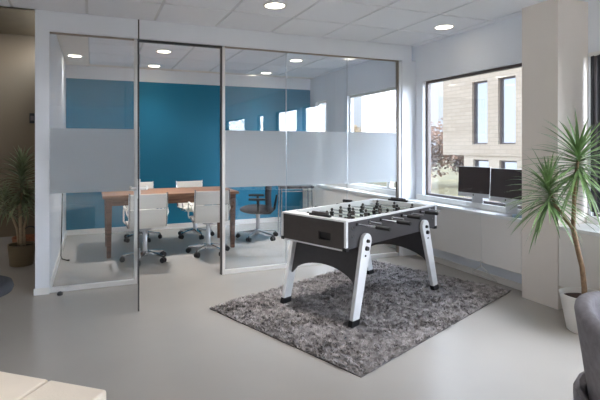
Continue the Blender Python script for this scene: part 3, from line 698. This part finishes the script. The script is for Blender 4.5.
# local: x along e1 (away from the corner), y = -e2 side
sgn = 1 if Vector((-e1.y,e1.x,0)).dot(e2) > 0 else -1
for k in range(4):
    a, b = k*.262+.001, (k+1)*.262-.001
    MB().box(a,b,min(0,sgn*.55),max(0,sgn*.55),.30,.42).build('seat_cushion', M['leather'], pf, bevel=.012, seg=3)
MB().box(.004,1.044,min(sgn*.004,sgn*.546),max(sgn*.004,sgn*.546),.06,.299).build('base', M['leather'], pf, bevel=.008)
for x in (.06,.98):
    for y in (.06,.49): MB().cyl((x,sgn*y,0),(x,sgn*y,.06),.02,n=12).build('foot', M['steel'], pf)

ac = thing('tub_armchair', 'grey felt tub armchair cropped at the lower right corner', 'armchair', (2.02,.96,0), -.6)
vs = []; na, nz_ = 25, 9; prof = []
for i in range(nz_):
    f = i/(nz_-1)
    for j in range(na):
        a = PI*(.08+1.22*j/(na-1))+PI*.10; rise = .25+.75*math.sin(PI*j/(na-1))**.7
        ztop = .52+.18*math.sin(PI*j/(na-1))**.8; z = .30+(ztop-.30)*f
        r = .315+.055*f
        vs.append((r*math.cos(a), r*math.sin(a), z))
fs = [(i*na+j,i*na+j+1,(i+1)*na+j+1,(i+1)*na+j) for i in range(nz_-1) for j in range(na-1)]
sh = MB().add(vs, fs).build('back_shell', M['greyfab'], ac, smooth=True); so = sh.modifiers.new('thick','SOLIDIFY'); so.thickness = .06; so.offset = -1
bv = sh.modifiers.new('round','BEVEL'); bv.width = .022; bv.segments = 4; bv.limit_method = 'ANGLE'; bv.angle_limit = 1.0
MB().lathe([(.02,.30),(.25,.30),(.262,.315),(.262,.40),(.24,.425),(.02,.435)], n=36).build('seat_cushion', M['greyfab'], ac, smooth='auto')
MB().lathe([(.02,.262),(.30,.262),(.335,.275),(.335,.298),(.02,.2985)], n=36).build('seat_base', M['darkfab'], ac, smooth='auto')
am = MB(); vs = []; fs = []; na = 21
for j in range(na):
    a = math.radians(28+228*j/(na-1)); lo_r = .342
    for r, z in ((lo_r-.01,.23),(.366,.23),(.372,.345),(.364,.365),(.350,.37),(lo_r-.01,.35)): vs.append((r*math.cos(a), r*math.sin(a), z))
fs = [(j*6+k,j*6+(k+1)%6,(j+1)*6+(k+1)%6,(j+1)*6+k) for j in range(na-1) for k in range(6)] + [tuple(range(5,-1,-1)), tuple(range((na-1)*6,na*6))]
am.add(vs, fs).build('arm_band', M['greyfab'], ac, smooth='auto')
for k in range(4):
    a = PI/4+k*PI/2; MB().cyl((.22*math.cos(a),.22*math.sin(a),.262),(.27*math.cos(a),.27*math.sin(a),0),.017,.011,12).build('leg', M['black'], ac, smooth='auto')

sl = thing('black_stool', 'black padded stool only just entering at the left edge', 'stool', (-.725,3.40,0))
MB().lathe([(.02,.36),(.20,.36),(.235,.375),(.245,.40),(.235,.43),(.20,.445),(.02,.45)], n=40).build('seat', M['darkfab'], sl, smooth=True)
for k in range(4):
    a = PI/4+k*PI/2; MB().cyl((.14*math.cos(a),.14*math.sin(a),.36),(.19*math.cos(a),.19*math.sin(a),0),.014,.010,10).build('leg', M['black'], sl, smooth='auto')

# ------------------------------------------------------------------ outside
struct(MB().box(3.96,400,-200,400,-4.2,-4.0).build('ground', M['grass']), 'rough yellowish grass ground outside the window', 'ground')
bd = thing('office_building', 'pale beige brick building with tall windows outside the large window', 'building', (12,0,-4))
Z = 4.0
up = []
for i in range(9):
    y1 = 11.86-1.06*i; up.append((y1-.64,y1,1.37+Z,3.47+Z)); up.append((y1-.64,y1,4.9+Z,7.0+Z))
hole_slab(-2,13.23,1.0+Z,8.2+Z,up,0,.35,'X').build('upper_facade', M['brick'], bd)
MB().box(.35,8,-2,13.23,1.0+Z,8.2+Z).build('upper_volume', M['stone'], bd)
lo_ = [(11.86-1.06*i-.64,11.86-1.06*i,-1.2+Z,.86+Z) for i in range(9)]
hole_slab(-2,12.27,0,1.0+Z,lo_,.05,.4,'X').build('lower_facade', M['stone'], bd)
MB().box(.4,8,-2,12.27,0,1.0+Z).build('lower_volume', M['stone'], bd)
for h in up[:10:2]+up[1:10:2]+lo_[:5]:
    x = .13 if h[2] > 1.2+Z else .18
    f = MB().box(x-.05,x+.03,h[0],h[0]+.05,h[2],h[3]).box(x-.05,x+.03,h[1]-.05,h[1],h[2],h[3]).box(x-.05,x+.03,h[0]+.05,h[1]-.05,h[2],h[2]+.05).box(x-.05,x+.03,h[0]+.05,h[1]-.05,h[3]-.05,h[3]).build('window_frame', M['frame_dark'], bd)
    MB().box(x,x+.01,h[0]+.05,h[1]-.05,h[2]+.05,h[3]-.05).build('window_pane', M['extglass'], f)
def tree(loc, h, r, mt, label, seed):
    t = thing('autumn_tree', label, 'tree', loc, 0, 'autumn trees outside'); q = random.Random(seed)
    tr = MB().tube([(0,0,0),(.1,0,h*.3),(0,.1,h*.65)],[h*.03,h*.022,h*.01],8)
    for k in range(9):
        a = k*2.4; z0 = h*(.28+.05*k); tr.tube([(0,0,z0),(r*.6*math.cos(a),r*.6*math.sin(a),z0+h*.2)],[h*.01,h*.003],5)
    tr.build('trunk', M['bark'], t)
    m = MB()
    for k in range(2400):
        a = q.uniform(0,2*PI); u = q.uniform(-1,1); s = math.sqrt(1-u*u); rr_ = q.uniform(.45,1.0)*(1+.25*math.sin(3*a+4*u))
        p = Vector((r*rr_*s*math.cos(a), r*rr_*s*math.sin(a), h*.62+h*.40*rr_*u))
        d1_ = Vector((q.gauss(0,1),q.gauss(0,1),q.gauss(0,1))).normalized()*h*.032; d2_ = d1_.orthogonal().normalized()*h*.024
        m.add([p-d1_,p+d2_,p+d1_,p-d2_], [(0,1,2,3)])
    m.build('leaf_crown', mt, t)
tree((40,46.5,-4),8.2,3.0,M['autumn'],'brown autumn tree left of the beige building',1)
tree((31,39.5,-4),6.0,2.4,M['autumn2'],'low ochre autumn tree left of the beige building, nearer one',2)
tree((46,46,-4),6.2,3.0,M['autumn'],'brown autumn tree half hidden by the beige building corner',4)
tree((27,46,-4),7.6,3.2,M['autumn2'],'ochre autumn tree seen through the meeting room window, left one',5)
tree((33,52,-4),7.4,3.2,M['autumn2'],'ochre autumn tree seen through the meeting room window, right one',6)
tree((21,36,-4),6.6,2.6,M['autumn2'],'ochre autumn tree seen through the meeting room window, nearest one',8)

# ------------------------------------------------------------------ daylight
SKY_LOW, SKY_UP, SKY_SUN, SKY_SIDE = .28, 8.5, .40, 15.0
w = bpy.data.worlds.new('overcast_sky'); bpy.context.scene.world = w; w.use_nodes = True; nt = w.node_tree
bg = nt.nodes['Background']; tc = nt.nodes.new('ShaderNodeTexCoord'); sp = nt.nodes.new('ShaderNodeSeparateXYZ'); rp_ = nt.nodes.new('ShaderNodeValToRGB')
nt.links.new(tc.outputs['Generated'], sp.inputs[0])
mp = nt.nodes.new('ShaderNodeMapping'); mp.inputs['Scale'].default_value = (1,1,3.5); nz = nt.nodes.new('ShaderNodeTexNoise'); nz.inputs['Scale'].default_value = 2.2; nz.inputs['Detail'].default_value = 5
nt.links.new(tc.outputs['Generated'], mp.inputs[0]); nt.links.new(mp.outputs[0], nz.inputs[0])
rp_.color_ramp.elements[0].position = .0; rp_.color_ramp.elements[0].color = (.80,.86,.98,1)
rp_.color_ramp.elements[1].position = .7; rp_.color_ramp.elements[1].color = (.60,.76,1.0,1)
nt.links.new(sp.outputs['Z'], rp_.inputs[0])
mx = nt.nodes.new('ShaderNodeMix'); mx.data_type = 'RGBA'; cr = nt.nodes.new('ShaderNodeValToRGB'); cr.color_ramp.elements[0].position = .42; cr.color_ramp.elements[1].position = .68
nt.links.new(nz.outputs['Fac'], cr.inputs[0]); nt.links.new(cr.outputs[0], mx.inputs[0]); nt.links.new(rp_.outputs[0], mx.inputs[6]); mx.inputs[7].default_value = (.88,.92,1.0,1)
nt.links.new(mx.outputs[2], bg.inputs['Color'])
def mth(op, a, b, clamp=False):
    n = nt.nodes.new('ShaderNodeMath'); n.operation = op; n.use_clamp = clamp
    for k, v in enumerate((a, b)):
        if isinstance(v, (int, float)): n.inputs[k].default_value = v
        else: nt.links.new(v, n.inputs[k])
    return n.outputs[0]
# added fill glow high on the window side, plainer sky low down and behind
zc = mth('MULTIPLY', sp.outputs['Z'], 1.0, True)
xc = mth('MULTIPLY', sp.outputs['X'], 1.0, True)
up_ = mth('MULTIPLY', mth('MULTIPLY', zc, zc), mth('ADD', mth('MULTIPLY', xc, SKY_UP), .8))
sun_side = mth('MULTIPLY', mth('MULTIPLY', sp.outputs['X'], -1.0, True), SKY_SUN)
yc = mth('MULTIPLY', sp.outputs['Y'], -1.0, True)
side_ = mth('MULTIPLY', mth('MULTIPLY', xc, yc), SKY_SIDE)      # added fill lobe of sky beyond the windows beside and behind the camera
nt.links.new(mth('ADD', mth('ADD', mth('ADD', up_, sun_side), side_), SKY_LOW), bg.inputs['Strength'])
sn = bpy.data.lights.new('sun', 'SUN'); sn.energy = .10; sn.angle = .05; sn.color = (1,.95,.88)
so_ = bpy.data.objects.new('sun', sn); C.objects.link(so_); so_.rotation_euler = Vector((1,.12,-.75)).to_track_quat('-Z','Y').to_euler(); so_.location = (-8,0,9)

# ------------------------------------------------------------------ camera and view
cam = bpy.data.cameras.new('camera'); co = bpy.data.objects.new('camera', cam); C.objects.link(co)
co.location = (0,0,EYE); co.rotation_euler = (PI/2,0,-.3727)
cam.sensor_width = 36; cam.lens = 454.64*36/600; cam.shift_x = (300-269.83)/600; cam.shift_y = (145.8-200)/600; cam.clip_start = .05; cam.clip_end = 800
sc = bpy.context.scene; sc.camera = co
sc.view_settings.view_transform = 'Standard'; sc.view_settings.look = 'None'; sc.view_settings.gamma = 1; sc.view_settings.use_curve_mapping = False
sc.view_settings.exposure = 1.98
sc.cycles.use_denoising = True
try: sc.cycles.denoiser = 'OPENIMAGEDENOISE'
except Exception: pass
sc.cycles.max_bounces = 10; sc.cycles.transparent_max_bounces = 16; sc.cycles.diffuse_bounces = 6
sc.cycles.sample_clamp_indirect = 8; sc.cycles.caustics_reflective = False; sc.cycles.caustics_refractive = False
